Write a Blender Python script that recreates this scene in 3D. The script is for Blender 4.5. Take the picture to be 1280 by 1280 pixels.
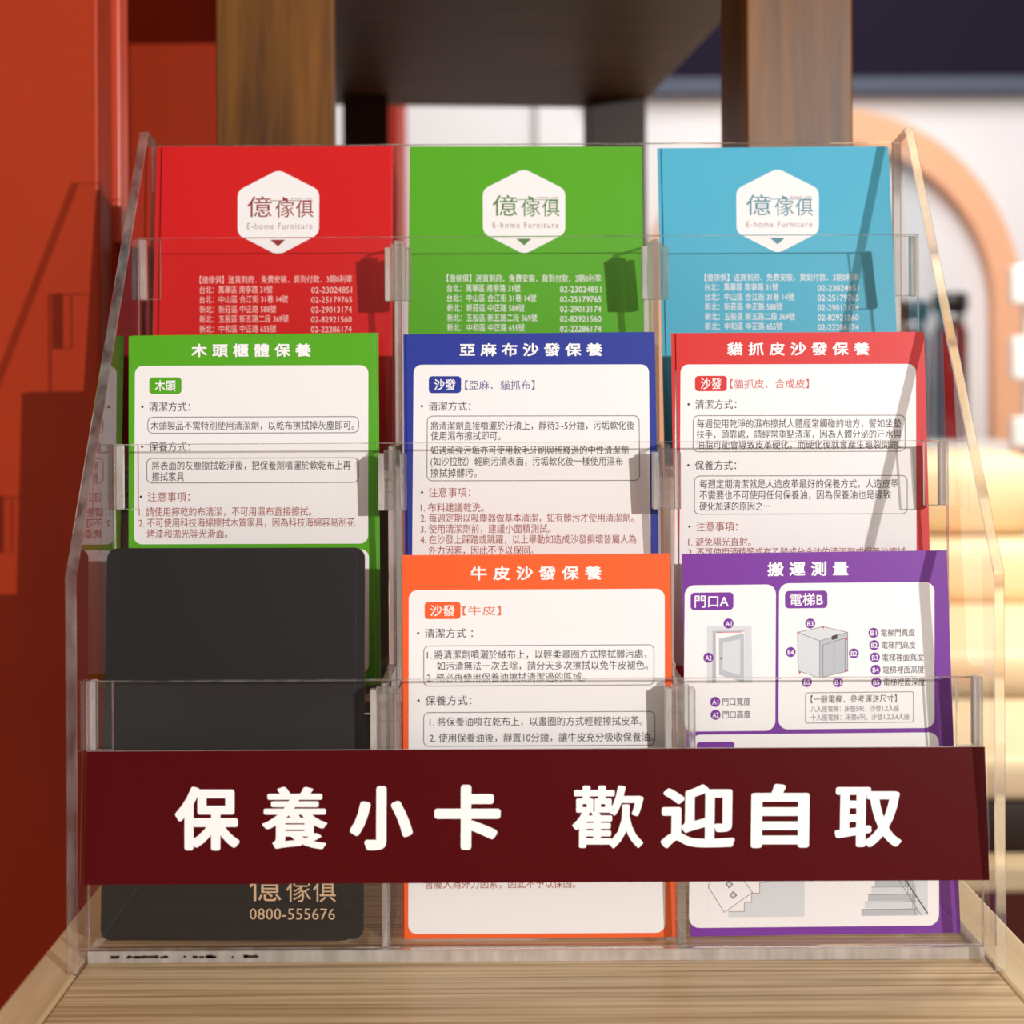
import bpy, bmesh, math, random
from mathutils import Matrix, Vector

# ------------------------------------------------------------------ scene, camera, world, lights
scene = bpy.context.scene
for o in list(bpy.data.objects):
    bpy.data.objects.remove(o)
C = scene.collection
scene.view_settings.view_transform = 'Standard'
scene.view_settings.look = 'None'
scene.view_settings.gamma = 1.0
scene.view_settings.use_curve_mapping = False
scene.view_settings.exposure = 0.16
scene.cycles.transparent_max_bounces = 40
scene.cycles.max_bounces = 14
scene.cycles.transmission_bounces = 12
scene.cycles.glossy_bounces = 6
scene.cycles.caustics_reflective = False
scene.cycles.caustics_refractive = False
scene.cycles.sample_clamp_indirect = 4.0

cam_d = bpy.data.cameras.new('camera')
cam = bpy.data.objects.new('camera', cam_d)
C.objects.link(cam)
cam_d.sensor_width = 36.0
cam_d.lens = 1970.0 * 36.0 / 1280.0
cam_d.shift_x = 0.01166
cam_d.shift_y = -0.11729
cam_d.clip_start = 0.01
ROLL = -0.00515
cr, sr = math.cos(ROLL), math.sin(ROLL)
right, up = Vector((cr, 0, sr)), Vector((-sr, 0, cr))
M = Matrix((right, up, Vector((0, -1, 0)))).transposed().to_4x4()
M.translation = Vector((-0.0126, -0.6, 0.2169))
cam.matrix_world = M
cam_d.dof.use_dof = True
cam_d.dof.focus_distance = 0.645
cam_d.dof.aperture_fstop = 9.0
scene.camera = cam

world = bpy.data.worlds.new('showroom_ambience')
scene.world = world
world.use_nodes = True
wn = world.node_tree
wbg = wn.nodes['Background']
wtc = wn.nodes.new('ShaderNodeTexCoord')
wno = wn.nodes.new('ShaderNodeTexNoise')
wno.inputs['Scale'].default_value = 2.6
wno.inputs['Detail'].default_value = 2.0
wrp = wn.nodes.new('ShaderNodeValToRGB')
wrp.color_ramp.elements[0].position = 0.38
wrp.color_ramp.elements[0].color = (0.16, 0.125, 0.10, 1)
wrp.color_ramp.elements[1].position = 0.68
wrp.color_ramp.elements[1].color = (0.95, 0.85, 0.74, 1)
wn.links.new(wtc.outputs['Generated'], wno.inputs['Vector'])
wn.links.new(wno.outputs['Fac'], wrp.inputs['Fac'])
wn.links.new(wrp.outputs['Color'], wbg.inputs['Color'])
wbg.inputs['Strength'].default_value = 0.85


def lamp(name, kind, loc, energy, color=(1, 1, 1), size=0.1, target=None, size_y=None, spread=None):
    d = bpy.data.lights.new(name, kind)
    d.energy = energy
    d.color = color
    if kind == 'AREA':
        d.size = size
        if size_y:
            d.shape = 'RECTANGLE'
            d.size_y = size_y
        if spread:
            d.spread = spread
    else:
        d.shadow_soft_size = size
    o = bpy.data.objects.new(name, d)
    C.objects.link(o)
    o.location = loc
    if target is not None:
        o.rotation_euler = (Vector(target) - Vector(loc)).to_track_quat('-Z', 'Y').to_euler()
    return o


lamp('display_spotlight', 'POINT', (1.25, -2.10, 0.64), 190.0, (1.0, 0.985, 0.97), 0.016)
lamp('ceiling_downlight', 'AREA', (0.7, 1.9, 2.0), 34.0, (0.95, 0.97, 1.0), 1.2, (0.7, 3.3, 0.3))
lamp('sofa_downlight', 'AREA', (1.0, 1.0, 1.5), 25.0, (1.0, 0.92, 0.78), 0.4, (0.75, 1.8, 0.0))

# ------------------------------------------------------------------ materials


def lin(c):
    return tuple(((x / 255.0) / 12.92) if x / 255.0 <= 0.04045 else (((x / 255.0) + 0.055) / 1.055) ** 2.4 for x in c)


def mat(name, rgb, rough=0.5, spec=0.5, noise=0.0, nscale=60.0, metallic=0.0, coat=0.0, bump=0.0):
    m = bpy.data.materials.new(name)
    m.use_nodes = True
    nt = m.node_tree
    b = nt.nodes['Principled BSDF']
    col = lin(rgb)
    b.inputs['Base Color'].default_value = (*col, 1)
    b.inputs['Roughness'].default_value = rough
    b.inputs['Specular IOR Level'].default_value = spec
    b.inputs['Metallic'].default_value = metallic
    b.inputs['Coat Weight'].default_value = coat
    if noise or bump:
        tc = nt.nodes.new('ShaderNodeTexCoord')
        n = nt.nodes.new('ShaderNodeTexNoise')
        n.inputs['Scale'].default_value = nscale
        n.inputs['Detail'].default_value = 4
        nt.links.new(tc.outputs['Object'], n.inputs['Vector'])
        if noise:
            r = nt.nodes.new('ShaderNodeValToRGB')
            r.color_ramp.elements[0].position = 0.3
            r.color_ramp.elements[1].position = 0.7
            r.color_ramp.elements[0].color = (*[x * (1 - noise) for x in col], 1)
            r.color_ramp.elements[1].color = (*[min(1, x * (1 + noise)) for x in col], 1)
            nt.links.new(n.outputs['Fac'], r.inputs['Fac'])
            nt.links.new(r.outputs['Color'], b.inputs['Base Color'])
        if bump:
            bp = nt.nodes.new('ShaderNodeBump')
            bp.inputs['Strength'].default_value = bump
            bp.inputs['Distance'].default_value = 0.001
            nt.links.new(n.outputs['Fac'], bp.inputs['Height'])
            nt.links.new(bp.outputs['Normal'], b.inputs['Normal'])
    return m


def wood(name, dark, light, scale, rough=0.45, lo=0.35, hi=0.65):
    """grain: a noise stretched along one axis of the object's own space"""
    m = bpy.data.materials.new(name)
    m.use_nodes = True
    nt = m.node_tree
    b = nt.nodes['Principled BSDF']
    tc = nt.nodes.new('ShaderNodeTexCoord')
    mp = nt.nodes.new('ShaderNodeMapping')
    mp.inputs['Scale'].default_value = scale
    n = nt.nodes.new('ShaderNodeTexNoise')
    n.inputs['Scale'].default_value = 1.0
    n.inputs['Detail'].default_value = 5
    n.inputs['Roughness'].default_value = 0.6
    n.inputs['Distortion'].default_value = 0.3
    r = nt.nodes.new('ShaderNodeValToRGB')
    r.color_ramp.elements[0].position = lo
    r.color_ramp.elements[1].position = hi
    r.color_ramp.elements[0].color = (*lin(dark), 1)
    r.color_ramp.elements[1].color = (*lin(light), 1)
    nt.links.new(tc.outputs['Object'], mp.inputs['Vector'])
    nt.links.new(mp.outputs['Vector'], n.inputs['Vector'])
    nt.links.new(n.outputs['Fac'], r.inputs['Fac'])
    nt.links.new(r.outputs['Color'], b.inputs['Base Color'])
    b.inputs['Roughness'].default_value = rough
    b.inputs['Specular IOR Level'].default_value = 0.25
    return m


def acrylic(name, edge=False, lo=0.06, hi=0.26):
    m = bpy.data.materials.new(name)
    m.use_nodes = True
    nt = m.node_tree
    nt.nodes.remove(nt.nodes['Principled BSDF'])
    out = nt.nodes['Material Output']
    tr = nt.nodes.new('ShaderNodeBsdfTransparent')
    gl = nt.nodes.new('ShaderNodeBsdfGlossy')
    mx = nt.nodes.new('ShaderNodeMixShader')
    if not edge:
        tr.inputs['Color'].default_value = (0.995, 0.992, 0.988, 1)
        gl.inputs['Roughness'].default_value = 0.02
        fr = nt.nodes.new('ShaderNodeFresnel')
        fr.inputs['IOR'].default_value = 1.49
        geo = nt.nodes.new('ShaderNodeNewGeometry')
        inv = nt.nodes.new('ShaderNodeMath')
        inv.operation = 'SUBTRACT'
        inv.inputs[0].default_value = 1.0
        mul = nt.nodes.new('ShaderNodeMath')
        mul.operation = 'MULTIPLY'
        nt.links.new(geo.outputs['Backfacing'], inv.inputs[1])
        nt.links.new(inv.outputs[0], mul.inputs[0])
        nt.links.new(fr.outputs['Fac'], mul.inputs[1])
        nt.links.new(mul.outputs[0], mx.inputs['Fac'])
        nt.links.new(tr.outputs[0], mx.inputs[1])
        nt.links.new(gl.outputs[0], mx.inputs[2])
        nt.links.new(mx.outputs[0], out.inputs['Surface'])
    else:
        # sawn edge: partly clear, partly refracting, with a little milky scatter that varies along the cut
        tr.inputs['Color'].default_value = (0.93, 0.91, 0.89, 1)
        g = nt.nodes.new('ShaderNodeBsdfGlass')
        g.inputs['Roughness'].default_value = 0.03
        g.inputs['IOR'].default_value = 1.49
        g.inputs['Color'].default_value = (0.96, 0.95, 0.93, 1)
        df = nt.nodes.new('ShaderNodeBsdfTranslucent')
        df.inputs['Color'].default_value = (0.95, 0.92, 0.89, 1)
        d2 = nt.nodes.new('ShaderNodeBsdfDiffuse')
        d2.inputs['Color'].default_value = (0.92, 0.89, 0.86, 1)
        md = nt.nodes.new('ShaderNodeMixShader')
        nt.links.new(df.outputs[0], md.inputs[1])
        nt.links.new(d2.outputs[0], md.inputs[2])
        md.inputs['Fac'].default_value = 0.6
        tc = nt.nodes.new('ShaderNodeTexCoord')
        mp = nt.nodes.new('ShaderNodeMapping')
        mp.inputs['Scale'].default_value = (160, 160, 40)
        n = nt.nodes.new('ShaderNodeTexNoise')
        n.inputs['Scale'].default_value = 1.0
        n.inputs['Detail'].default_value = 3
        rp = nt.nodes.new('ShaderNodeMapRange')
        rp.inputs['From Min'].default_value = 0.35
        rp.inputs['From Max'].default_value = 0.7
        rp.inputs['To Min'].default_value = lo
        rp.inputs['To Max'].default_value = hi
        nt.links.new(tc.outputs['Object'], mp.inputs['Vector'])
        nt.links.new(mp.outputs['Vector'], n.inputs['Vector'])
        nt.links.new(n.outputs['Fac'], rp.inputs['Value'])
        mx.inputs['Fac'].default_value = 0.6
        nt.links.new(tr.outputs[0], mx.inputs[1])
        nt.links.new(g.outputs[0], mx.inputs[2])
        m2 = nt.nodes.new('ShaderNodeMixShader')
        nt.links.new(rp.outputs[0], m2.inputs['Fac'])
        nt.links.new(mx.outputs[0], m2.inputs[1])
        nt.links.new(md.outputs[0], m2.inputs[2])
        nt.links.new(m2.outputs[0], out.inputs['Surface'])
    return m


CLEAR = acrylic('clear_acrylic')
EDGE = acrylic('sawn_acrylic_edge', True)
HAZE = acrylic('cloudy_acrylic_base_edge', True, 0.40, 0.62)
FROST = acrylic('polished_white_acrylic_edge', True, 0.45, 0.85)

# ------------------------------------------------------------------ helpers


def tag(o, label=None, cat=None, group=None, kind=None):
    if label:
        o['label'] = label
    if cat:
        o['category'] = cat
    if group:
        o['group'] = group
    if kind:
        o['kind'] = kind
    return o


def empty(name, loc=(0, 0, 0), rz=0.0):
    o = bpy.data.objects.new(name, None)
    o.empty_display_size = 0.05
    C.objects.link(o)
    o.location = loc
    o.rotation_euler = (0, 0, rz)
    return o


def link_bm(name, bm, mats, parent=None, smooth=False, loc=None):
    me = bpy.data.meshes.new(name)
    bm.normal_update()
    bm.to_mesh(me)
    bm.free()
    for m in (mats if isinstance(mats, (list, tuple)) else [mats]):
        me.materials.append(m)
    if smooth:
        for p in me.polygons:
            p.use_smooth = True
    o = bpy.data.objects.new(name, me)
    C.objects.link(o)
    if parent:
        o.parent = parent
    if loc:
        o.location = loc
    return o


def add_box(bm, x0, x1, y0, y1, z0, z1, bevel=0.0, seg=2, mi=0):
    vs = [bm.verts.new(p) for p in ((x0, y0, z0), (x1, y0, z0), (x1, y1, z0), (x0, y1, z0),
                                    (x0, y0, z1), (x1, y0, z1), (x1, y1, z1), (x0, y1, z1))]
    fs = [bm.faces.new([vs[i] for i in f]) for f in
          ((3, 2, 1, 0), (4, 5, 6, 7), (0, 1, 5, 4), (1, 2, 6, 5), (2, 3, 7, 6), (3, 0, 4, 7))]
    for f in fs:
        f.material_index = mi
    if bevel:
        es = list({e for f in fs for e in f.edges})
        r = bmesh.ops.bevel(bm, geom=es, offset=bevel, segments=seg, profile=0.5, affect='EDGES')
        for f in r['faces']:
            f.material_index = mi
    return vs


def box(name, x0, x1, y0, y1, z0, z1, m, parent=None, bevel=0.0, seg=2, smooth=False):
    bm = bmesh.new()
    add_box(bm, x0, x1, y0, y1, z0, z1, bevel, seg)
    return link_bm(name, bm, m, parent, smooth)


def sheet(name, x0, x1, y0, y1, z0, z1, parent, bevel=0.0003, rim=None):
    """an acrylic plate: its two broad faces clear, all its cut edges the edge material"""
    bm = bmesh.new()
    add_box(bm, x0, x1, y0, y1, z0, z1, bevel, 1)
    bm.normal_update()
    dims = [x1 - x0, y1 - y0, z1 - z0]
    ax = dims.index(min(dims))
    for f in bm.faces:
        f.material_index = 0 if abs(f.normal[ax]) > 0.9 else 1
    return link_bm(name, bm, [CLEAR, rim or EDGE], parent)


def copy_tree(o, parent=None):
    c = o.copy()
    C.objects.link(c)
    if parent:
        c.parent = parent
    for ch in list(o.children):
        copy_tree(ch, c)
    return c


# ------------------------------------------------------------------ print: lettering and shapes laid on a card face
_tcu = bpy.data.curves.new('lettering_source', 'FONT')
_tcu.resolution_u = 3
_tob = bpy.data.objects.new('lettering_source', _tcu)
C.objects.link(_tob)
_cache = {}


def glyphs(body, offset=0.0, spacing=1.0):
    k = (body, offset, spacing)
    if k not in _cache:
        _tcu.body = body
        _tcu.offset = offset
        _tcu.space_character = spacing
        dg = bpy.context.evaluated_depsgraph_get()
        dg.update()
        ev = _tob.evaluated_get(dg)
        me = ev.to_mesh()
        _cache[k] = ([(v.co.x, v.co.y) for v in me.vertices], [tuple(p.vertices) for p in me.polygons])
        ev.to_mesh_clear()
    return _cache[k]


class Sheet:
    """a printed sheet: a thin body and print layers on its front (+z local), laid out in photo-scale units"""

    def __init__(self, w, h, thick, tl, tr, bl, ppm_v, mats, radius=0.0):
        self.w, self.h, self.t = w, h, thick
        self.tl, self.tr, self.bl = tl, tr, bl
        self.pv = ppm_v
        self.v, self.f, self.mi, self.mats = [], [], [], list(mats)
        self.body(radius)

    def m(self, x, y):
        k = (x - self.tl[0]) / (self.tr[0] - self.tl[0])
        ytop = self.tl[1] + (self.tr[1] - self.tl[1]) * k
        s = (self.bl[0] - self.tl[0]) / (self.bl[1] - self.tl[1])
        xl = self.tl[0] + s * (y - ytop)
        wp = (self.tr[0] - self.tl[0]) + self.bl[2] * (y - ytop)
        return ((x - xl) / wp - 0.5) * self.w, self.h - (y - ytop) / self.pv

    def add(self, pts, faces, mi):
        n = len(self.v)
        self.v += pts
        for f in faces:
            self.f.append(tuple(n + i for i in f))
            self.mi.append(mi)

    def body(self, r):
        w, h, t = self.w, self.h, self.t
        o = rr_pts(-w / 2, w / 2, 0, h, r, 8) if r else [(-w / 2, 0), (w / 2, 0), (w / 2, h), (-w / 2, h)]
        n = len(o)
        self.add([(x, y, 0) for x, y in o] + [(x, y, -t) for x, y in o],
                 [tuple(range(n)), tuple(range(2 * n - 1, n - 1, -1))], 0)
        self.add([(x, y, 0) for x, y in o] + [(x, y, -t) for x, y in o],
                 [(i, n + i, n + (i + 1) % n, (i + 1) % n) for i in range(n)], 1)

    def poly(self, pts, mi, layer=1):
        q = [self.m(*p) for p in pts]
        a = sum(q[i][0] * q[(i + 1) % len(q)][1] - q[(i + 1) % len(q)][0] * q[i][1] for i in range(len(q)))
        if a < 0:
            q.reverse()
        self.add([(x, y, layer * 4e-5) for x, y in q], [tuple(range(len(q)))], mi)

    def rrect(self, x0, x1, y0, y1, r, mi, layer=1):
        self.poly(rr_pts(x0, x1, y0, y1, r, 6), mi, layer)

    def frame(self, x0, x1, y0, y1, r, lw, mi, layer=2):
        a = [self.m(*p) for p in rr_pts(x0, x1, y0, y1, r, 5)]
        b = [self.m(*p) for p in rr_pts(x0 + lw, x1 - lw, y0 + lw, y1 - lw, max(r - lw, 0.1), 5)]
        n = len(a)
        z = layer * 4e-5
        self.add([(x, y, z) for x, y in a] + [(x, y, z) for x, y in b],
                 [((i + 1) % n, i, n + i, n + (i + 1) % n) for i in range(n)], mi)

    def line(self, p, q, lw, mi, layer=2):
        d = Vector((q[0] - p[0], q[1] - p[1])).normalized() * lw / 2
        nx, ny = -d.y, d.x
        self.poly([(p[0] + nx, p[1] + ny), (q[0] + nx, q[1] + ny), (q[0] - nx, q[1] - ny), (p[0] - nx, p[1] - ny)], mi, layer)

    def disc(self, cx, cy, r, mi, layer=2, n=20):
        self.poly([(cx + r * math.cos(2 * math.pi * i / n), cy + r * math.sin(2 * math.pi * i / n)) for i in range(n)], mi, layer)

    def text(self, body, x0, x1, yc, em, mi, layer=3, bold=0.0, spacing=1.0):
        """body's ink fills x0..x1; em is the height of a full-width character, centred on yc"""
        vs, fs = glyphs(body, 0.0, spacing)
        a = min(v[0] for v in vs)
        b = max(v[0] for v in vs)
        k = (x1 - x0) / (b - a)
        z = layer * 4e-5
        bx_, by_ = bold if isinstance(bold, tuple) else (bold, bold)
        n = 0 if bx_ <= 0.005 else (20 if isinstance(bold, tuple) else (4 if bx_ < 0.02 else 8))
        r, ry = bx_ * em, by_ * em
        if n:
            k = (x1 - x0 - 2 * r) / (b - a)
            x0 += r
        for i in range(max(n, 1)):
            dx, dy = (r * math.cos(2 * math.pi * (i + 0.5) / n), ry * math.sin(2 * math.pi * (i + 0.5) / n)) if n else (0, 0)
            q = [self.m(x0 + (x - a) * k + dx, yc - (y - 0.38) * em + dy) for x, y in vs]
            self.add([(x, y, z + i * 3e-6) for x, y in q], fs, mi)

    def build(self, name, parent=None):
        me = bpy.data.meshes.new(name)
        me.from_pydata(self.v, [], self.f)
        for m in self.mats:
            me.materials.append(m)
        me.polygons.foreach_set('material_index', self.mi)
        me.update()
        o = bpy.data.objects.new(name, me)
        C.objects.link(o)
        if parent:
            o.parent = parent
        return o


def rr_pts(x0, x1, y0, y1, r, n):
    pts = []
    for cx, cy, a0 in ((x1 - r, y1 - r, 0), (x0 + r, y1 - r, 90), (x0 + r, y0 + r, 180), (x1 - r, y0 + r, 270)):
        for i in range(n + 1):
            a = math.radians(a0 + 90 * i / n)
            pts.append((cx + r * math.cos(a), cy + r * math.sin(a)))
    return pts


def stand(o, X, Yb, zb, lean, roll):
    """stand a sheet on its lower edge, leaning back"""
    cl, sl, c, s = math.cos(lean), math.sin(lean), math.cos(roll), math.sin(roll)
    U = Vector((c, -s * sl, -s * cl))
    V = Vector((s, c * sl, c * cl))
    N = U.cross(V)
    m = Matrix((U, V, N)).transposed().to_4x4()
    m.translation = Vector((X, Yb, zb))
    o.matrix_world = m
    return o


# ------------------------------------------------------------------ the setting
RED = mat('orange_red_paint', (172, 48, 4), 0.55, 0.3, 0.04, 14)
RED_DEEP = mat('deep_red_paint', (150, 32, 8), 0.5, 0.3)
RED_PINK = mat('red_edge_strip', (204, 74, 48), 0.4, 0.4)
WHITE = mat('white_wall_paint', (218, 216, 219), 0.7, 0.2, 0.02, 3)
NAVY = mat('dark_plum_ceiling_paint', (22, 13, 32), 0.8, 0.15, 0.06, 2)
GREYBLUE = mat('grey_soffit_edge', (74, 80, 96), 0.7, 0.3)
PEACH = mat('peach_arch_paint', (226, 168, 132), 0.6, 0.3, 0.03, 4)
FLOORM = wood('brown_floor_planks', (70, 34, 20), (112, 62, 38), (3, 30, 3), 0.4)
BLACK = mat('black_gap_shade', (8, 7, 6), 0.6, 0.2)

tag(box('floor', -3, 3.2, -1.6, 3.7, -0.80, -0.75, FLOORM), kind='structure')
tag(box('wall_back', -3, 3.2, 3.5, 3.6, -0.75, 2.2, WHITE), kind='structure')
tag(box('wall_left', -1.6, -0.2151, 0.198, 0.226, -0.75, 1.1, RED, bevel=0.002), kind='structure')
tag(box('wall_rear_left', -1.4, -0.19, 0.60, 0.62, -0.75, 1.3, RED), kind='structure')
tag(box('trim_1', -0.2174, -0.2115, 0.229, 0.247, 0.296, 1.1, RED_PINK, bevel=0.0015), kind='structure')
tag(box('gap_shade', -0.2174, -0.1950, 0.248, 0.268, -0.75, 0.296, BLACK), kind='structure')  # black block painted as the shade inside an open gap, not a real trim
tag(box('wall_partition', -0.175, -0.148, 1.52, 1.72, -0.75, 2.0, RED_DEEP), kind='structure')
tag(box('ceiling', 0.10, 3.0, 3.445, 3.499, 1.02, 1.7, NAVY), kind='structure')
tag(box('trim_4', 0.10, 3.0, 3.44, 3.499, 0.978, 1.021, GREYBLUE, bevel=0.004), kind='structure')
tag(box('trim_5', 0.085, 0.19, 3.46, 3.499, -0.75, 0.977, WHITE, bevel=0.004), kind='structure')


def arch(name, cx, cz, a, b, ai, bi, y0, y1, zlow, m):
    bm = bmesh.new()
    n = 40
    o, i_ = [(cx + a, zlow)], [(cx + ai, zlow)]
    for k in range(n + 1):
        t = math.pi * k / n
        o.append((cx + a * math.cos(t), cz + b * math.sin(t)))
        i_.append((cx + ai * math.cos(t), cz + bi * math.sin(t)))
    o.append((cx - a, zlow))
    i_.append((cx - ai, zlow))
    L = [[bm.verts.new((x, y, z)) for x, z in ring] for ring in (o, i_) for y in (y0, y1)]
    of, ob, jf, jb = L
    for k in range(len(o) - 1):
        bm.faces.new((of[k], of[k + 1], jf[k + 1], jf[k]))
        bm.faces.new((ob[k + 1], ob[k], jb[k], jb[k + 1]))
        bm.faces.new((of[k + 1], of[k], ob[k], ob[k + 1]))
        bm.faces.new((jf[k], jf[k + 1], jb[k + 1], jb[k]))
    bmesh.ops.recalc_face_normals(bm, faces=bm.faces)
    return link_bm(name, bm, m)


AK = 4.04 / 1970.0
acx, acz = (1040 - 625) * AK - 0.0126, 0.2169 - (385 - 490) * AK
tag(arch('trim_3', acx, acz, 238 * AK, 247 * AK, 203 * AK, 205 * AK, 3.435, 3.499, -0.75, PEACH), kind='structure')

# ------------------------------------------------------------------ shelf unit behind the holder, turned about five degrees
POST = wood('walnut_stained_wood', (76, 42, 3), (124, 76, 14), (70, 70, 5), 0.4)
SLAB = wood('dark_brown_board', (74, 56, 44), (92, 72, 56), (6, 40, 6), 0.5)
DARK = mat('dark_brown_leg', (44, 26, 16), 0.5, 0.3)
unit = tag(empty('shelf_unit', (-0.156, 0.20, 0.0), math.radians(4.9)),
           'dark brown wooden shelf unit with square posts standing behind the clear card holder', 'shelf unit')
box('post', 0.0, 0.0595, 0.0, 0.060, -0.75, 1.0, POST, unit, 0.0012)
box('post', 0.274, 0.331, 0.0, 0.060, -0.75, 1.0, POST, unit, 0.0012)
box('shelf_board', -0.02, 0.346, 0.16, 0.735, 0.497, 0.53, SLAB, unit, 0.001)
box('leg', 0.055, 0.098, 0.68, 0.73, -0.75, 0.497, DARK, unit, 0.001)
box('leg', 0.290, 0.344, 0.68, 0.73, -0.75, 0.497, DARK, unit, 0.001)

# ------------------------------------------------------------------ table
OAK = wood('pale_oak_laminate', (160, 126, 84), (226, 198, 156), (5, 460, 60), 0.38, 0.36, 0.56)
OAKB = wood('pale_oak_edge_band', (210, 180, 138), (234, 208, 166), (90, 7, 60), 0.35)
table = tag(empty('display_table', (0, 0.1, -0.03)), 'pale oak topped display table under the clear card holder', 'table')
t_off = (0, -0.1, 0.03)


def tpart(name, *a, m, bev=0.0008):
    bm = bmesh.new()
    add_box(bm, *a, bev, 2)
    o = link_bm(name, bm, m, table)
    o.location = t_off
    return o


tpart('table_top', -0.1715, 0.1715, -0.10, 0.188, -0.03, 0.0, m=OAK)
tpart('edge_band', -0.1905, -0.1719, -0.10, 0.188, -0.03, 0.0004, m=OAKB, bev=0.0016)
tpart('edge_band', 0.1719, 0.1915, -0.10, 0.188, -0.03, 0.0004, m=OAKB, bev=0.0016)
for sx in (-0.185, 0.145):
    for sy in (-0.09, 0.145):
        tpart('leg', sx, sx + 0.04, sy, sy + 0.04, -0.75, -0.03, m=OAKB)

# ------------------------------------------------------------------ clear acrylic holder
T = (0.0, 0.0446, 0.0889, 0.1322)
ZT = (0.1074, 0.1963, 0.2851)
ZF = (0.0046, 0.0934, 0.1828)
holder = tag(empty('card_holder', (0, 0.07, 0.0)),
             'clear acrylic stepped holder with nine card pockets on the oak table', 'card holder')


def hp(o):
    o.location = (0, -0.07, 0)
    return o


for s in (-1, 1):
    bm = bmesh.new()
    pr = [(-0.0125, 0), (-0.0125, 0.1484), (0.1135, 0.3355), (0.1365, 0.3325), (0.1365, 0)]
    xa, xb = sorted((s * 0.1710, s * 0.1752))
    A = [bm.verts.new((xa, y, z)) for y, z in pr]
    B = [bm.verts.new((xb, y, z)) for y, z in pr]
    bm.faces.new(A)
    bm.faces.new(B[::-1])
    for i in range(5):
        j = (i + 1) % 5
        bm.faces.new((A[j], A[i], B[i], B[j]))
    bmesh.ops.recalc_face_normals(bm, faces=bm.faces)
    bmesh.ops.bevel(bm, geom=list(bm.edges), offset=0.0004, segments=1, affect='EDGES')
    bm.normal_update()
    for f in bm.faces:
        f.material_index = 0 if abs(f.normal.x) > 0.9 else 1
    hp(link_bm('side_panel', bm, [CLEAR, EDGE], holder))
hp(sheet('back_panel', -0.1709, 0.1709, 0.1325, 0.1352, 0.0047, 0.3323, holder))
hp(sheet('base_panel', -0.1709, 0.1709, 0.0, 0.1352, 0.0, 0.0045, holder, rim=HAZE))
hp(sheet('tier_floor', -0.1709, 0.1709, T[1] + 0.003, 0.1325, 0.0899, 0.0930, holder))
hp(sheet('tier_floor', -0.1709, 0.1709, T[2] + 0.003, 0.1325, 0.1790, 0.1824, holder))
for k in range(3):
    zl = (0.0046, 0.0850, 0.1740)[k]
    hp(sheet('front_panel', -0.1708, 0.1708, T[k], T[k] + 0.0028, zl, ZT[k], holder))
    for xd in (-0.0572, 0.0558):
        hp(sheet('divider', xd - 0.0016, xd + 0.0016, T[k] + 0.003, T[k + 1] - 0.0003, ZF[k] + 0.0002, ZT[k] - 0.0015, holder))
        # slotted clip where the divider meets the front panel
        bm = bmesh.new()
        zc = ZT[k] - 0.0045
        hc = 0.0235
        for sgn in (-1, 1):
            xo = xd + sgn * 0.0046
            add_box(bm, xo - 0.0012, xo + 0.0012, T[k] + 0.0031, T[k] + 0.0082, zc - hc, zc, 0.0003, 1, 1 if sgn < 0 else 0)
        add_box(bm, xd - 0.0034, xd + 0.0034, T[k] + 0.0031, T[k] + 0.0052, zc - hc, zc + 0.0015, 0.0003, 1)
        hp(link_bm('clip', bm, [EDGE, FROST], holder))
    for s in (-1, 1):
        bm = bmesh.new()
        xa, xb = sorted((s * 0.1706, s * 0.1682))
        add_box(bm, xa, xb, T[k] + 0.0031, T[k] + 0.0080, ZT[k] - 0.027, ZT[k] - 0.0005, 0.0003, 1, 1)
        xa, xb = sorted((s * 0.1679, s * 0.1615))
        add_box(bm, xa, xb, T[k] + 0.0031, T[k] + 0.0048, ZT[k] - 0.027, ZT[k] - 0.0005, 0.0003, 1, 0)
        bm.normal_update()
        for f in bm.faces:
            if f.material_index == 0 and abs(f.normal.y) > 0.9:
                f.material_index = 2
        hp(link_bm('clip', bm, [EDGE, FROST, CLEAR], holder))

# dark crumbs of dried glue along the front of the base
GLUE = mat('dried_dark_glue', (58, 40, 38), 0.6, 0.3)
random.seed(4)
bm = bmesh.new()
for i in range(46):
    gx = -0.162 + 0.042 * random.random() if i < 38 else -0.118 + 0.012 * random.random()
    a = 0.0003 + 0.0009 * random.random()
    add_box(bm, gx - a, gx + a, -0.0007, -0.0001, 0.0023 - 0.0003 * random.random(), 0.0027 + 0.0005 * random.random(), 0.0001, 1)
tag(hp(link_bm('glue_residue', bm, GLUE, holder)), 'dark smear of dried glue', kind='stuff')

# ------------------------------------------------------------------ inks
PAPER = mat('paper_edge', (236, 230, 226), 0.6, 0.3)
PANEL = mat('white_card_ink', (244, 240, 240), 0.42, 0.4)
INK = mat('dark_grey_ink', (58, 52, 56), 0.5, 0.3)
RULE = mat('grey_rule_ink', (128, 122, 126), 0.5, 0.3)
WARN = mat('brick_red_ink', (164, 72, 66), 0.5, 0.3)
INKW = mat('white_ink', (250, 246, 246), 0.45, 0.4)
PINKW = mat('pale_lettering_ink', (250, 205, 200), 0.45, 0.4)
GREYA = mat('light_grey_ink', (214, 216, 220), 0.5, 0.3)
GREYB = mat('mid_grey_ink', (184, 188, 194), 0.5, 0.3)
CARD_RED = mat('red_card_ink', (208, 22, 24), 0.4, 0.25)
CARD_GREEN = mat('green_card_ink', (86, 168, 30), 0.4, 0.25)
CARD_TEAL = mat('teal_card_ink', (78, 176, 206), 0.4, 0.25)
CARD_BLUE = mat('blue_card_ink', (42, 56, 152), 0.4, 0.25)
CARD_RED2 = mat('bright_red_card_ink', (214, 42, 42), 0.4, 0.25)
CARD_ORANGE = mat('orange_card_ink', (244, 98, 44), 0.4, 0.25)
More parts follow.
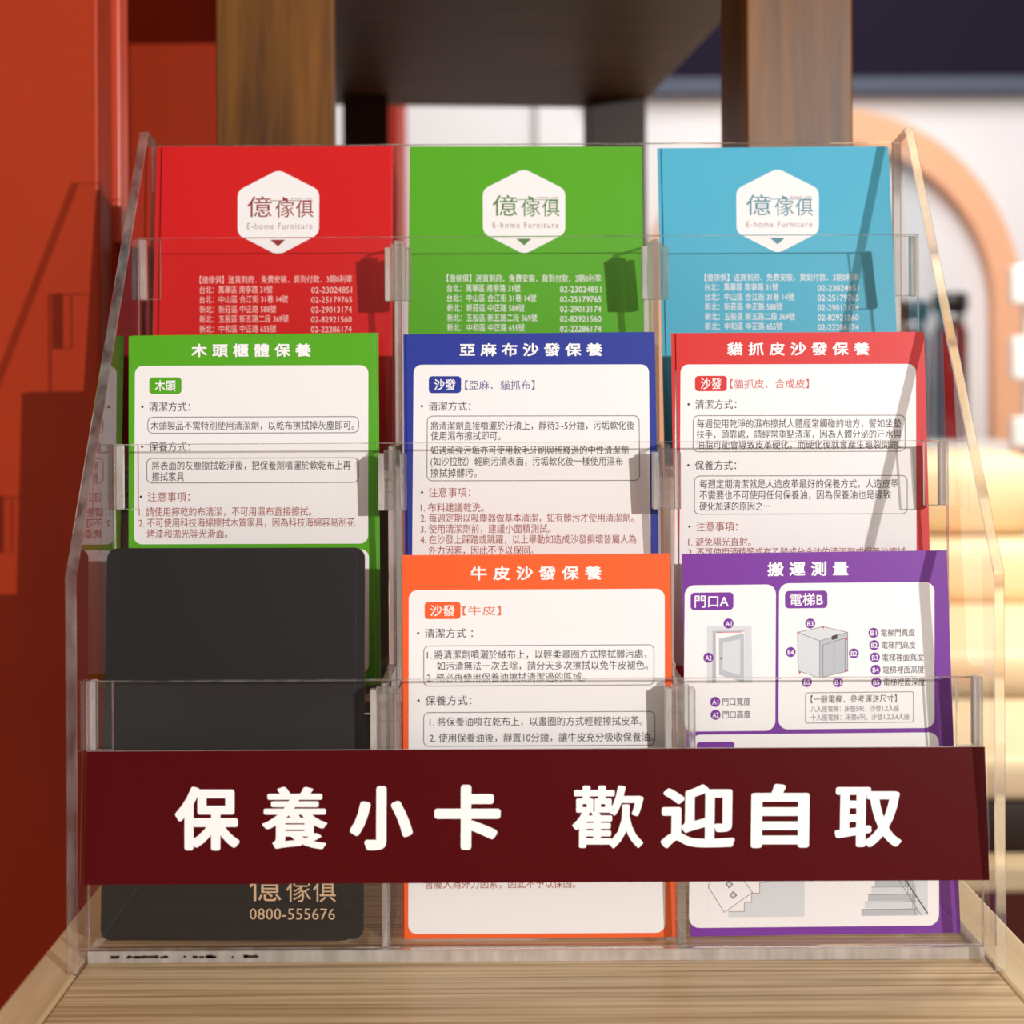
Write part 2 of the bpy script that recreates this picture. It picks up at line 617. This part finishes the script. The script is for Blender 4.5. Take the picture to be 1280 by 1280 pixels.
CARD_PURPLE = mat('purple_card_ink', (120, 48, 156), 0.4, 0.25)
LOGO_RED = mat('dark_red_logo_ink', (150, 44, 44), 0.5, 0.3)
LOGO_GREEN = mat('green_logo_ink', (86, 132, 66), 0.5, 0.3)
LOGO_TEAL = mat('teal_logo_ink', (84, 144, 160), 0.5, 0.3)
LOGO_TAN = mat('tan_logo_ink', (168, 138, 132), 0.5, 0.3)
TAG_BLUE = mat('slate_blue_ink', (96, 96, 150), 0.5, 0.3)
TAG_RED = mat('soft_red_ink', (206, 92, 92), 0.5, 0.3)
TAG_ORANGE = mat('soft_orange_ink', (222, 120, 86), 0.5, 0.3)
GOLD = mat('pale_gold_foil', (214, 176, 140), 0.45, 0.5)
BLACKCARD = mat('black_card_stock', (29, 25, 25), 0.5, 0.3)
BLACKEDGE = mat('black_card_edge', (120, 116, 114), 0.5, 0.4)
MAROON = mat('maroon_sign_vinyl', (80, 8, 13), 0.30, 0.10, 0.16, 2200)
DOTRED = mat('red_arrow_ink', (206, 70, 70), 0.5, 0.3)

CW, CH, CT = 0.105, 0.148, 0.0004
# ------------------------------------------------------------------ top row: logo cards


def logo(s, cx, cy, k, ink, small, layer=3, strap=True):
    """the furniture shop's three-character emblem with its line of capitals, centred at cx, cy"""
    s.text('億', cx - 41 * k, cx - 10 * k, cy, 29 * k, ink, layer, -0.006)
    s.text('傢', cx - 5 * k, cx + 19 * k, cy + 3 * k, 24 * k, ink, layer, -0.006)
    s.text('俱', cx + 21 * k, cx + 43 * k, cy + 3 * k, 24 * k, ink, layer, -0.006)
    s.line((cx - 12 * k, cy - 7.5 * k), (cx + 42 * k, cy - 7.5 * k), 0.8 * k, ink, layer)
    # the little animal standing on the line, then a row of tiny capitals too small to read as more than a dash
    s.poly([(cx + 4 * k, cy - 8 * k), (cx + 4 * k, cy - 13 * k), (cx + 6.5 * k, cy - 11 * k), (cx + 10 * k, cy - 10.5 * k),
            (cx + 11 * k, cy - 8 * k)], ink, layer)
    for i in range(9):
        if i != 5:
            s.line((cx + (15 + 3 * i) * k, cy - 10.2 * k), (cx + (16.8 + 3 * i) * k, cy - 10.2 * k), 1.6 * k, small, layer)
    if strap:
        s.text('E-home Furniture', cx - 41 * k, cx + 42 * k, cy + 24.5 * k, 11 * k, small, layer, 0.004, 1.25)


ADDR = ['【億傢俱】送貨到府．免費安裝．貨到付款．3期0利率',
        ('台北：萬華區 南寧路 31號', '02-23024851'),
        ('台北：中山區 合江街 31巷 14號', '02-25179765'),
        ('新北：新莊區 中正路 588號', '02-29013174'),
        ('新北：五股區 新五路二段 369號', '02-82921560'),
        ('新北：中和區 中正路 655號', '02-22286174')]


def logo_card(name, tl, tr, bl, ppm, base, ink, small, hx, ax, letter):
    s = Sheet(CW, CH, CT, tl, tr, bl, ppm, [base, PAPER, PANEL, ink, small, letter])
    y0 = 211.5
    hexa = []
    raw = [(hx, y0 - 1), (hx + 52, y0 + 26), (hx + 52, y0 + 82), (hx, y0 + 109), (hx - 52, y0 + 82), (hx - 52, y0 + 26)]
    for i, p in enumerate(raw):                      # a hexagon with rounded corners
        a, b = Vector(raw[i - 1]), Vector(raw[(i + 1) % 6])
        p = Vector(p)
        q0 = p + (a - p).normalized() * 8
        q1 = p + (b - p).normalized() * 8
        for t in (0, 0.25, 0.5, 0.75, 1):
            q = q0 * (1 - t) ** 2 + p * 2 * t * (1 - t) + q1 * t * t
            hexa.append((q.x, q.y))
    s.poly(hexa, 2, 1)
    logo(s, hx + 1.5, 258, 1.0, 3, 4)
    s.poly([(hx - 10, 300.5), (hx + 9, 300.5), (hx, 309)], 3, 3)
    s.text(ADDR[0], ax, ax + 195, 351, 10.5, 5, 3)
    wd = (93, 113, 98, 114, 98)
    for i, (a, t) in enumerate(ADDR[1:]):
        y = 363.5 + 12.45 * i
        s.text(a, ax, ax + wd[i], y, 10.5, 5, 3)
        s.text(t, ax + 143, ax + 195, y + 1, 10.8, 5, 3)
    return s.build(name)


def stack(o, pose, rear, names):
    """cards standing behind the front one: copies sharing its mesh"""
    stand(o, *pose)
    X, Y, z, lean, roll = pose
    out = [o]
    for i, (dx, dr) in enumerate(rear):
        c = copy_tree(o)
        stand(c, X + dx, Y + 0.0009 * (i + 1), z + 0.0002, lean, roll + dr)
        c['label'] = names[i]
        out.append(c)
    return out


T3 = ZF[2]
o = logo_card('logo_card', (200, 180), (491, 181), (196, 400, 0.026), 2760, CARD_RED, LOGO_RED, LOGO_TAN, 348, 248, PINKW)
tag(o, 'red logo card at the front of the top left pocket', 'card', 'red logo cards in the top left pocket')
stack(o, (-0.1148, 0.1081, T3, 0.101, 0.0025), [(0.0008, 0.0), (-0.0032, 0.001)],
      ['red card just behind the front red one, its white cut edge showing at right',
       'rearmost red card in the top left pocket, sticking out to its left'])
o = logo_card('logo_card', (512, 182), (798, 182), (508, 400, 0.030), 2735, CARD_GREEN, LOGO_GREEN, LOGO_TAN, 655, 557, INKW)
tag(o, 'plain green logo card at the front of the top middle pocket', 'card', 'green logo cards in the top middle pocket')
stack(o, (-0.0020, 0.1079, T3 + 0.0003, 0.1265, 0.0063), [(0.0014, -0.001), (0.0023, -0.001)],
      ['second green logo card in the top middle pocket, a thin strip right of the front',
       'rearmost green logo card in the top middle pocket, sticking out furthest right'])
o = logo_card('logo_card', (826, 184), (1111, 182), (829, 400, 0.034), 2735, CARD_TEAL, LOGO_TEAL, LOGO_TAN, 971.6, 879, INKW)
tag(o, 'light blue logo card at the front of the top right pocket', 'card', 'light blue logo cards in the top right pocket')
stack(o, (0.1157, 0.1081, T3 + 0.0002, 0.145, -0.0032), [(-0.0019, 0.0)],
      ['light blue card peeking out left behind the front one in the top right pocket'])

# ------------------------------------------------------------------ care cards


def care_card(name, tl, tr, bl, ppm, base, tagink, title, panels, badge, rows, w=None):
    s = Sheet(w or CW, CH, CT, tl, tr, bl, ppm, [base, PAPER, PANEL, INK, RULE, WARN, INKW, tagink])
    s.text(title[0], title[1], title[2], title[3], title[5], 6, 3, 0.030, title[4])
    for p in panels:
        s.rrect(*p, 2, 1)
    b = badge
    s.rrect(b[1], b[2], b[3], b[4], 4.5, 0, 2)
    s.text(b[0], b[1] + 7, b[2] - 7, (b[3] + b[4]) / 2, 15, 6, 3, 0.012)
    if len(b) > 5:
        s.text(b[5], b[6], b[7], (b[3] + b[4]) / 2 + 0.5, 13.0, 7, 3, 0.004)
    for r in rows:
        if r[0] == 'box':
            s.frame(r[1], r[2], r[3], r[4], 7, 1.0, 4, 2)
        elif r[0] == 'head':
            s.disc(r[1] - 8.5, r[4], 1.6, 3, 2, 10)
            s.text(r[5], r[1], r[2], r[4], 13.0, r[3], 3)
        else:
            s.text(r[5], r[1], r[2], r[4], 12.4, r[3], 3)
    return s.build(name)


H1, H2, H3 = '清潔方式：', '保養方式：', '注意事項：'
o = care_card('care_card', (160, 426), (464, 423), (161.5, 700, 0.004), 2935, CARD_GREEN, WARN,
              ('木頭櫃體保養', 238, 387, 444, 1.60, 17),
              [(168, 458.5, 463, 684, 10), (168.5, 459.5, 691, 842, 10)],
              ('木頭', 186, 226, 477.5, 498),
              [('head', 186, 237, 3, 514, H1), ('box', 184, 447, 526.5, 547.5),
               ('t', 188, 441, 3, 537.5, '木頭製品不需特別使用清潔劑，以乾布擦拭掉灰塵即可。'),
               ('head', 186, 237, 3, 563.5, H2), ('box', 183, 447, 577.5, 609),
               ('t', 190, 437, 3, 587, '將表面的灰塵擦拭乾淨後，把保養劑噴灑於軟乾布上再'),
               ('t', 190, 230, 3, 600.5, '擦拭家具'),
               ('head', 185, 237, 5, 625.5, H3),
               ('t', 174, 388, 5, 644, '1. 請使用擰乾的布清潔，不可用濕布直接擦拭。'),
               ('t', 174, 442, 5, 657.5, '2. 不可使用科技海綿擦拭木質家具，因為科技海綿容易刮花'),
               ('t', 184, 284, 5, 671, '烤漆和拋光等光滑面。')], 0.1035)
tag(o, 'green bordered white care card at the front of the middle left pocket', 'card', 'green care cards in the middle left pocket')
stack(o, (-0.1170, 0.0595, ZF[1] + 0.0006, 0.060, -0.0080), [(0.0009, 0.001), (0.0019, 0.002)],
      ['second green care card in the middle left pocket, edge just right of the front',
       'rearmost green care card in the middle left pocket, its edge furthest right'])
o = care_card('care_card', (508, 419.5), (823, 416.5), (512, 690, -0.006), 2990, CARD_BLUE, TAG_BLUE,
              ('亞麻布沙發保養', 576, 757, 438.5, 1.60, 17),
              [(517.7, 816, 457.5, 836, 10)],
              ('沙發', 537, 578, 472, 493.5, '【亞麻．貓抓布】', 583, 671),
              [('head', 537, 590, 3, 510, H1), ('box', 535, 803.5, 522, 604.5),
               ('t', 540, 797, 3, 534.5, '將清潔劑直接噴灑於汙漬上，靜待3~5分鐘，污垢軟化後'),
               ('t', 540, 628, 3, 547.5, '使用濕布擦拭即可。'),
               ('t', 540, 789, 3, 565.5, '如遇頑強污垢亦可使用軟毛牙刷與稀釋過的中性清潔劑'),
               ('t', 540, 782, 3, 579.5, '(如沙拉脫）輕刷污漬表面，污垢軟化後一樣使用濕布'),
               ('t', 540, 598, 3, 594, '擦拭掉髒污。'),
               ('head', 538, 590, 5, 618.5, H3),
               ('t', 528, 607, 5, 637.5, '1. 布料建議乾洗。'),
               ('t', 528, 795, 5, 650.5, '2. 每週定期以吸塵器做基本清潔，如有髒污才使用清潔劑。'),
               ('t', 528, 691, 5, 664, '3. 使用清潔劑前，建議小面積測試。'),
               ('t', 528, 798, 5, 677.5, '4. 在沙發上踩踏或跳躍，以上舉動如造成沙發損壞皆屬人為'),
               ('t', 538, 669, 5, 691, '外力因素，因此不予以保固。')])
tag(o, 'blue bordered white care card at the front of the centre pocket', 'card', 'blue care cards in the centre pocket')
stack(o, (0.0012, 0.0562, ZF[1] + 0.0006, 0.0774, -0.0062), [(-0.0014, 0.001), (0.0003, 0.001)],
      ['blue care card behind the front blue one, a dark strip showing at left',
       'rearmost blue care card in the centre pocket, a sliver showing at right'])
o = care_card('care_card', (842, 417), (1157.5, 416), (847.5, 690, 0.003), 2995, CARD_RED2, TAG_RED,
              ('貓抓皮沙發保養', 907, 1088, 437, 1.60, 17),
              [(848, 1147, 456.5, 836, 10)],
              ('沙發', 866.5, 907, 471, 490.5, '【貓抓皮．合成皮】', 911, 1011),
              [('head', 867, 919, 3, 507, H1), ('box', 864, 1133.5, 521, 567.5),
               ('t', 869, 1128, 3, 531.5, '每週使用乾淨的濕布擦拭人體經常觸碰的地方，譬如坐墊'),
               ('t', 869, 1128, 3, 545, '扶手，頭靠處，請經常重點清潔，因為人體分泌的汗水與'),
               ('t', 869, 1128, 3, 558, '油脂可能會導致皮革硬化，而硬化後就會產生龜裂問題。'),
               ('head', 867, 919, 3, 584, H2), ('box', 866, 1136, 597, 646),
               ('t', 873, 1124, 3, 607.5, '每週定期清潔就是人造皮革最好的保養方式，人造皮革'),
               ('t', 873, 1115, 3, 621.5, '不需要也不可使用任何保養油，因為保養油也是導致'),
               ('t', 873, 963, 3, 635.5, '硬化加速的原因之一'),
               ('head', 869, 921, 5, 661, H3),
               ('t', 859, 938, 5, 680, '1. 避免陽光直射。'),
               ('t', 859, 1137, 5, 693, '2. 不可使用酒精類或有乙酸成分含油的清潔劑或保養油擦拭。')])
tag(o, 'red bordered white care card at the front of the middle right pocket', 'card', 'red care cards in the middle right pocket')
stack(o, (0.1146, 0.0559, ZF[1] + 0.0003, 0.0763, -0.0005), [(-0.0020, 0.0)],
      ['red care card behind the front one in the middle right pocket, showing at left'])
o = care_card('care_card', (502, 698), (838, 697), (505.7, 1176, 0.004), 3215, CARD_ORANGE, TAG_ORANGE,
              ('牛皮沙發保養', 588, 752, 720, 1.66, 18),
              [(510.6, 831, 740.5, 1167.5, 11)],
              ('沙發', 530.5, 575.5, 755.5, 777, '【牛皮】', 578, 626),
              [('head', 531, 591, 3, 794.5, '清潔方式 ：'), ('box', 529, 818, 810, 861),
               ('t', 533.5, 808, 3, 821.5, '1. 將清潔劑噴灑於絨布上，以輕柔畫圈方式擦拭髒污處，'),
               ('t', 546, 810, 3, 835.5, '如污漬無法一次去除，請分天多次擦拭以免牛皮褪色。'),
               ('t', 533.5, 731, 3, 850, '2. 務必再使用保養油擦拭清潔過的區域。'),
               ('head', 531.5, 589, 3, 878.5, H2), ('box', 529, 819, 893, 936),
               ('t', 537, 803, 3, 905, '1. 將保養油噴在乾布上，以畫圈的方式輕輕擦拭皮革。'),
               ('t', 537, 817, 3, 925, '2. 使用保養油後，靜置10分鐘，讓牛皮充分吸收保養油。'),
               ('t', 532, 719, 5, 1106, '皆屬人為外力因素，因此不予以保固。')])
tag(o, 'orange bordered white care card at the front of the bottom middle pocket', 'card', 'orange care cards in the bottom middle pocket')
stack(o, (0.0017, 0.0109, ZF[0] + 0.0005, 0.0396, -0.0035), [(-0.0006, 0.002)],
      ['orange care card behind the front orange one in the bottom middle pocket'])

# purple card: measuring guide
s = Sheet(CW, CH, CT, (849.5, 696), (1184, 695), (864, 1168, 0.005), 3195,
          [CARD_PURPLE, PAPER, PANEL, INK, RULE, GREYA, INKW, GREYB, DOTRED])
s.text('搬運測量', 957.5, 1060, 716.5, 18.5, 6, 3, 0.030, 1.62)
s.rrect(853.5, 968.5, 735.7, 918, 12, 2, 1)
s.rrect(972.5, 1168.5, 734.5, 916.5, 12, 2, 1)
s.rrect(862, 1174, 922, 1158.5, 13, 2, 1)
s.rrect(861, 915, 745, 767, 5, 0, 2)
s.text('門口A', 866, 909, 756, 17, 6, 3, 0.014)
s.rrect(980, 1033.5, 744, 766, 5, 0, 2)
s.text('電梯B', 986, 1028, 755, 17, 6, 3, 0.014)
s.rrect(870, 917.5, 931, 950, 4, 0, 2)
# the doorway
s.poly([(882, 787), (938, 787), (939.5, 858.5), (882.5, 858.5)], 5, 2)
s.poly([(889, 793), (929, 793), (929, 858), (889, 858)], 7, 2.3)
s.poly([(893, 796), (929, 794.5), (929, 858), (894, 858)], 2, 2.6)
s.poly([(897, 803), (928.5, 796.5), (929, 858), (897.5, 848)], 7, 2.9)
s.poly([(902, 808), (924, 803.5), (924, 849), (902, 842)], 5, 3.1)
s.disc(899.8, 827.5, 1.2, 3, 3.3, 8)
s.line((891, 796), (891, 857), 0.8, 8, 3.3)
s.line((895, 795), (926, 795), 0.8, 8, 3.3)
# the lift car
s.poly([(996, 796), (1024, 807), (1024, 853), (997, 844)], 5, 2)
s.poly([(1024, 807), (1059, 796.5), (1059.5, 845), (1024, 853)], 7, 2)
s.poly([(996, 796), (1028, 789), (1059, 796.5), (1024, 807)], 5, 2.2)
for p, q in (((996, 796), (1024, 807)), ((1024, 807), (1059, 796.5)), ((1024, 807), (1024, 853)), ((996, 796), (997, 844)),
             ((997, 844), (1024, 853)), ((1024, 853), (1059.5, 845)), ((1059, 796.5), (1059.5, 845)), ((996, 796), (1028, 789)),
             ((1028, 789), (1059, 796.5)), ((1042, 808), (1042, 849)), ((1028, 812), (1028, 852)), ((1028, 812), (1056, 804)),
             ((1056, 804), (1056, 846))):
    s.line(p, q, 0.7, 4, 3.0)
s.poly([(1039, 801), (1046, 799), (1046, 804.5), (1039, 806)], 3, 3.3)
for p in ((997, 796), (1028, 790), (1058, 805), (1058, 844), (1028, 853), (999, 846)):
    s.disc(p[0], p[1], 1.3, 8, 3.4, 8)


def bead(x, y, t, r=6.3):
    s.disc(x, y, r, 0, 3.4, 22)
    s.text(t, x - r * 0.62, x + r * 0.62, y, 8.6, 6, 4.2, 0.01)


for x, y, t in ((909, 784, 'A1'), (884, 826.5, 'A2'), (893, 881.5, 'A1'), (893.5, 897.5, 'A2'),
                (1012, 785, 'B3'), (987.5, 820.5, 'B4'), (1067, 823, 'B2'), (1008, 858, 'B5'), (1047, 858.5, 'B1')):
    bead(x, y, t)
s.text('門口寬度', 902, 937, 881.5, 10.5, 3, 3, 0.0)
s.text('門口高度', 902.5, 937.5, 897.5, 10.5, 3, 3, 0.0)
for i, t in enumerate(('電梯門寬度', '電梯門高度', '電梯裡面寬度', '電梯裡面高度', '電梯裡面深度')):
    y = 797.5 + 15.4 * i
    bead(1091.7 + 0.9 * i, y, 'B%d' % (i + 1))
    s.text(t, 1101 + 0.9 * i, (1144 if i < 2 else 1153) + 0.9 * i, y, 10.5, 3, 3, 0.0)
s.frame(1006, 1142.5, 871, 909.5, 3, 0.9, 4, 2)
s.text('【一般電梯．參考運送尺寸】', 1013, 1121, 879.5, 10.5, 3, 3, 0.0)
s.text('八人座電梯：床墊5呎，沙發1,2人座', 1013, 1124, 891.5, 8.8, 4, 3)
s.text('十人座電梯：床墊6呎，沙發1,2,3,4人座', 1013, 1137, 902, 8.8, 4, 3)
# the two stair pictures whose lower ends show under the sign
s.poly([(885, 1060), (1006, 1060), (1006, 1146), (886, 1146)], 5, 2)
s.poly([(886, 1060), (1000, 1060), (1000, 1068), (985, 1068), (985, 1078), (970, 1078), (970, 1090), (958, 1090), (958, 1104), (950, 1104),
        (950, 1117), (940, 1117), (940, 1128), (931, 1128), (931, 1139), (911, 1139), (911, 1146), (886, 1146)], 2, 2.3)
st = [(970, 1090), (958, 1090), (958, 1104), (950, 1104), (950, 1117), (940, 1117), (940, 1128), (931, 1128), (931, 1139), (911, 1139)]
for p, q in zip(st[:-1], st[1:]):
    s.line(p, q, 0.7, 4, 2.8)
bx = [(908, 1072), (941, 1116), (906, 1140), (885.5, 1108)]
s.poly(bx, 2, 2.6)
for p, q in zip(bx, bx[1:] + bx[:1]):
    s.line(p, q, 0.8, 4, 3)
for dx, dy in ((912, 1106), (917, 1119)):
    s.poly([(dx - 5, dy), (dx, dy - 5), (dx + 5, dy), (dx, dy + 5)], 4, 3)
    s.poly([(dx - 3, dy), (dx, dy - 3), (dx + 3, dy), (dx, dy + 3)], 5, 3.3)
s.poly([(1047, 1060), (1160, 1060), (1160, 1146), (1047, 1146)], 2, 2)
s.poly([(1110, 1060), (1160, 1060), (1160, 1146), (1135, 1146)], 5, 2.2)
for i in range(8):
    y = 1146 - 9 * i
    s.poly([(1077 + 4.2 * i, y), (1148 - 2 * i, y), (1148 - 2 * i, y - 8), (1077 + 4.2 * i, y - 8)], 5 if i % 2 else 7, 2.5)
    s.line((1077 + 4.2 * i, y - 8), (1148 - 2 * i, y - 8), 0.8, 4, 2.9)
    s.line((1131 + 3 * (7 - i) - 8, y - 38), (1131 + 3 * (7 - i) - 8, y), 0.7, 4, 3.1)
s.line((1120, 1085), (1160, 1144), 1.4, 3, 3.3)
s.line((1112, 1085), (1152, 1146), 0.8, 4, 3.3)
o = s.build('guide_card')
tag(o, 'purple bordered white measuring guide card in the bottom right pocket', 'card')
stand(o, 0.1128, 0.0125, ZF[0] + 0.0007, 0.0822, -0.0080)

# black envelope cards with a foil emblem near the foot
s = Sheet(0.098, 0.151, 0.0006, (133.7, 694), (446, 694), (126, 1181, 0.006), 3215, [BLACKCARD, BLACKEDGE, GOLD], 0.0042)
logo(s, 364, 1114, 1.28, 2, 2, 3, False)
s.text('0800-555676', 312, 418, 1146, 19.5, 2, 3, 0.0, 1.05)
o = s.build('black_card')
tag(o, 'front black card with pale gold emblem in the bottom left pocket', 'card', 'black cards in the bottom left pocket')
stack(o, (-0.1193, 0.0096, ZF[0] + 0.0006, 0.0630, 0.0070), [(0.0038, -0.004)],
      ['black card behind the front black one, sticking out to its right'])

# ------------------------------------------------------------------ maroon sign strip across the lower front
SW, SH = 0.3408, 0.0494
s = Sheet(SW, SH, 0.0016, (107.6, 938.6), (1231.5, 933), (104, 1104, 0.075), 3330, [MAROON, PAPER, INKW])
for ch, x0, x1, bw in (('保', 218, 299, (0.036, 0.034)), ('養', 327, 409, (0.036, 0.017)), ('小', 437, 516, (0.042, 0.042)),
                       ('卡', 543, 626, (0.042, 0.042)), ('歡', 716, 805, (0.022, 0.020)), ('迎', 827, 920, (0.034, 0.032)),
                       ('自', 940, 1013, (0.042, 0.032)), ('取', 1045, 1129, (0.036, 0.026))):
    s.text(ch, x0, x1, 1021.5 - (x0 - 218) * 0.0042, 80, 2, 2, bw)
o = s.build('sign_strip')
stand(o, 0.0003, -0.0066, 0.0321, 0.095, 0.0)
tag(o, 'wide maroon sign strip with big white lettering across the lower front of the holder', 'sign')

# ------------------------------------------------------------------ far background: cream sofa, dark jars, white boxes
CREAM = mat('cream_leather', (240, 214, 172), 0.45, 0.4, 0.04, 6)
SK = 2.2 / 1970.0


def bx(px):
    return (px - 625) * SK - 0.0126


def bz(py):
    return 0.2169 - (py - 490) * SK


sofa = tag(empty('sofa', (bx(1180), 1.75, -0.75)), 'cream leather sofa with stacked cushions behind the holder', 'sofa')


def spart(name, x0, x1, y0, y1, z0, z1, m, bev):
    bm = bmesh.new()
    add_box(bm, x0, x1, y0, y1, z0, z1, bev, 6)
    o = link_bm(name, bm, m, sofa, True)
    o.location = (-bx(1180), -1.75, 0.75)
    return o


spart('headrest', bx(900), bx(1330), 1.64, 1.86, bz(680), bz(572), CREAM, 0.05)
spart('back_cushion', bx(900), bx(1330), 1.60, 1.86, bz(764), bz(679), CREAM, 0.035)
spart('seat_cushion', bx(900), bx(1330), 1.20, 1.62, -0.140, -0.082, CREAM, 0.02)
spart('base', bx(900), bx(1325), 1.215, 1.86, -0.207, -0.139, CREAM, 0.015)
spart('rail', bx(905), bx(1320), 1.22, 1.85, -0.255, -0.2065, DARK, 0.01)
for lx in (bx(910), bx(1290)):
    for ly in (1.28, 1.78):
        spart('leg', lx, lx + 0.05, ly, ly + 0.05, -0.319, -0.2545, DARK, 0.004)
plinth = tag(empty('display_plinth', (bx(1150), 1.55, -0.75)), 'low dark red display plinth with a cream top carrying the sofa', 'plinth')
PLR = mat('dark_red_brown_paint', (92, 30, 18), 0.5, 0.3)
for nm, z0, z1, m, dx in (('body', -0.75, -0.3505, PLR, 0.0), ('top', -0.350, -0.320, CREAM, 0.015)):
    bm = bmesh.new()
    add_box(bm, bx(850) - dx, bx(1400) + dx, 1.19 - dx, 1.95, z0, z1, 0.004, 2)
    o = link_bm(nm, bm, m, plinth)
    o.location = (-bx(1150), -1.55, 0.75)

stool = tag(empty('footstool', (bx(1180), 1.0, -0.75)), 'cream topped dark footstool in front of the sofa', 'footstool')


def fpart(name, x0, x1, y0, y1, z0, z1, m, bev):
    bm = bmesh.new()
    add_box(bm, x0, x1, y0, y1, z0, z1, bev, 4)
    o = link_bm(name, bm, m, stool, True)
    o.location = (-bx(1180), -1.0, 0.75)


fpart('cushion', 0.22, 0.70, 0.86, 1.15, -0.166, -0.125, CREAM, 0.012)
fpart('frame', 0.225, 0.695, 0.865, 1.145, -0.215, -0.1665, DARK, 0.003)
for lx in (0.23, 0.66):
    for ly in (0.87, 1.11):
        fpart('leg', lx, lx + 0.03, ly, ly + 0.03, -0.75, -0.2155, DARK, 0.003)

JARM = mat('dark_red_glass', (96, 22, 24), 0.15, 0.5)
LIDM = mat('black_lid', (26, 24, 26), 0.3, 0.5)
SILV = mat('grey_metal_band', (168, 166, 170), 0.25, 0.5, metallic=0.8)
cab = tag(empty('side_cabinet', (0.98, 3.2, -0.75)), 'low white cabinet standing under the peach arch', 'cabinet')
WCAB = mat('white_cabinet_lacquer', (226, 220, 216), 0.5, 0.3)
bm = bmesh.new()
add_box(bm, -0.34, 0.2, -0.12, 0.14, 0.0, 0.845, 0.004, 2)
link_bm('body', bm, WCAB, cab)
for dx in (-0.335, -0.065):
    bm = bmesh.new()
    add_box(bm, dx, dx + 0.26, -0.134, -0.121, 0.02, 0.83, 0.003, 2)
    d = link_bm('door', bm, WCAB, cab)
    bm = bmesh.new()
    add_box(bm, dx + 0.12, dx + 0.14, -0.15, -0.135, 0.4, 0.5, 0.003, 2)
    link_bm('handle', bm, SILV, d)


def lathe(name, prof, m, parent, n=24):
    bm = bmesh.new()
    rings = [[bm.verts.new((r * math.cos(2 * math.pi * i / n), r * math.sin(2 * math.pi * i / n), z)) for i in range(n)] for r, z in prof]
    for a, b in zip(rings[:-1], rings[1:]):
        for i in range(n):
            bm.faces.new((a[i], a[(i + 1) % n], b[(i + 1) % n], b[i]))
    bm.faces.new(rings[0][::-1])
    bm.faces.new(rings[-1])
    return link_bm(name, bm, m, parent, True)


def jar(px, label, hscale=1.0):
    k = 3.8 / 1970.0
    r = empty('jar', ((px - 625) * k - 0.0126, 3.2, 0.0951))
    tag(r, label, 'jar', 'dark red jars on the white cabinet')
    h = 0.265 * hscale
    lathe('body', [(0.036, 0.0), (0.042, 0.006), (0.042, h), (0.034, h + 0.012)], JARM, r)
    lathe('band', [(0.035, h + 0.0125), (0.035, h + 0.045)], SILV, r)
    lathe('lid', [(0.043, h + 0.0455), (0.043, h + 0.085), (0.036, h + 0.09)], LIDM, r)
    return r


jar(1140, 'blurred dark red jar partly behind the red care card, under the peach arch', 0.93)
jar(1188, 'blurred dark red jar with black lid, right of its twin under the arch')

# pale boxes and dark things on the ledge cut off by the right side of the picture
WBOX = mat('white_box_card', (240, 238, 236), 0.5, 0.3)
rk = 3.0 / 1970.0


def rx(px):
    return (px - 625) * rk - 0.0126


def rz_(py):
    return 0.2169 - (py - 490) * rk


rack = tag(empty('wall_rack', (rx(1340), 2.5, -0.75)), 'open white rack behind the sofa, cut off by the right edge', 'rack')
for a, b, m, nm in ((rz_(383), rz_(335), WBOX, 'shelf'), (rz_(478), rz_(424), WBOX, 'shelf'), (rz_(563), rz_(525), WBOX, 'shelf')):
    bm = bmesh.new()
    add_box(bm, rx(1267), rx(1420), 2.4, 2.43, a, b, 0.005, 2)
    o = link_bm(nm, bm, m, rack)
    o.location = (-rx(1340), -2.5, 0.75)
for a, b in ((1290, 1300), (1405, 1415)):
    bm = bmesh.new()
    add_box(bm, rx(a), rx(b), 2.4305, 2.46, -0.75, rz_(330), 0.003, 2)
    o = link_bm('upright', bm, WBOX, rack)
    o.location = (-rx(1340), -2.5, 0.75)

C.objects.unlink(_tob)
bpy.data.objects.remove(_tob)
bpy.context.view_layer.update()
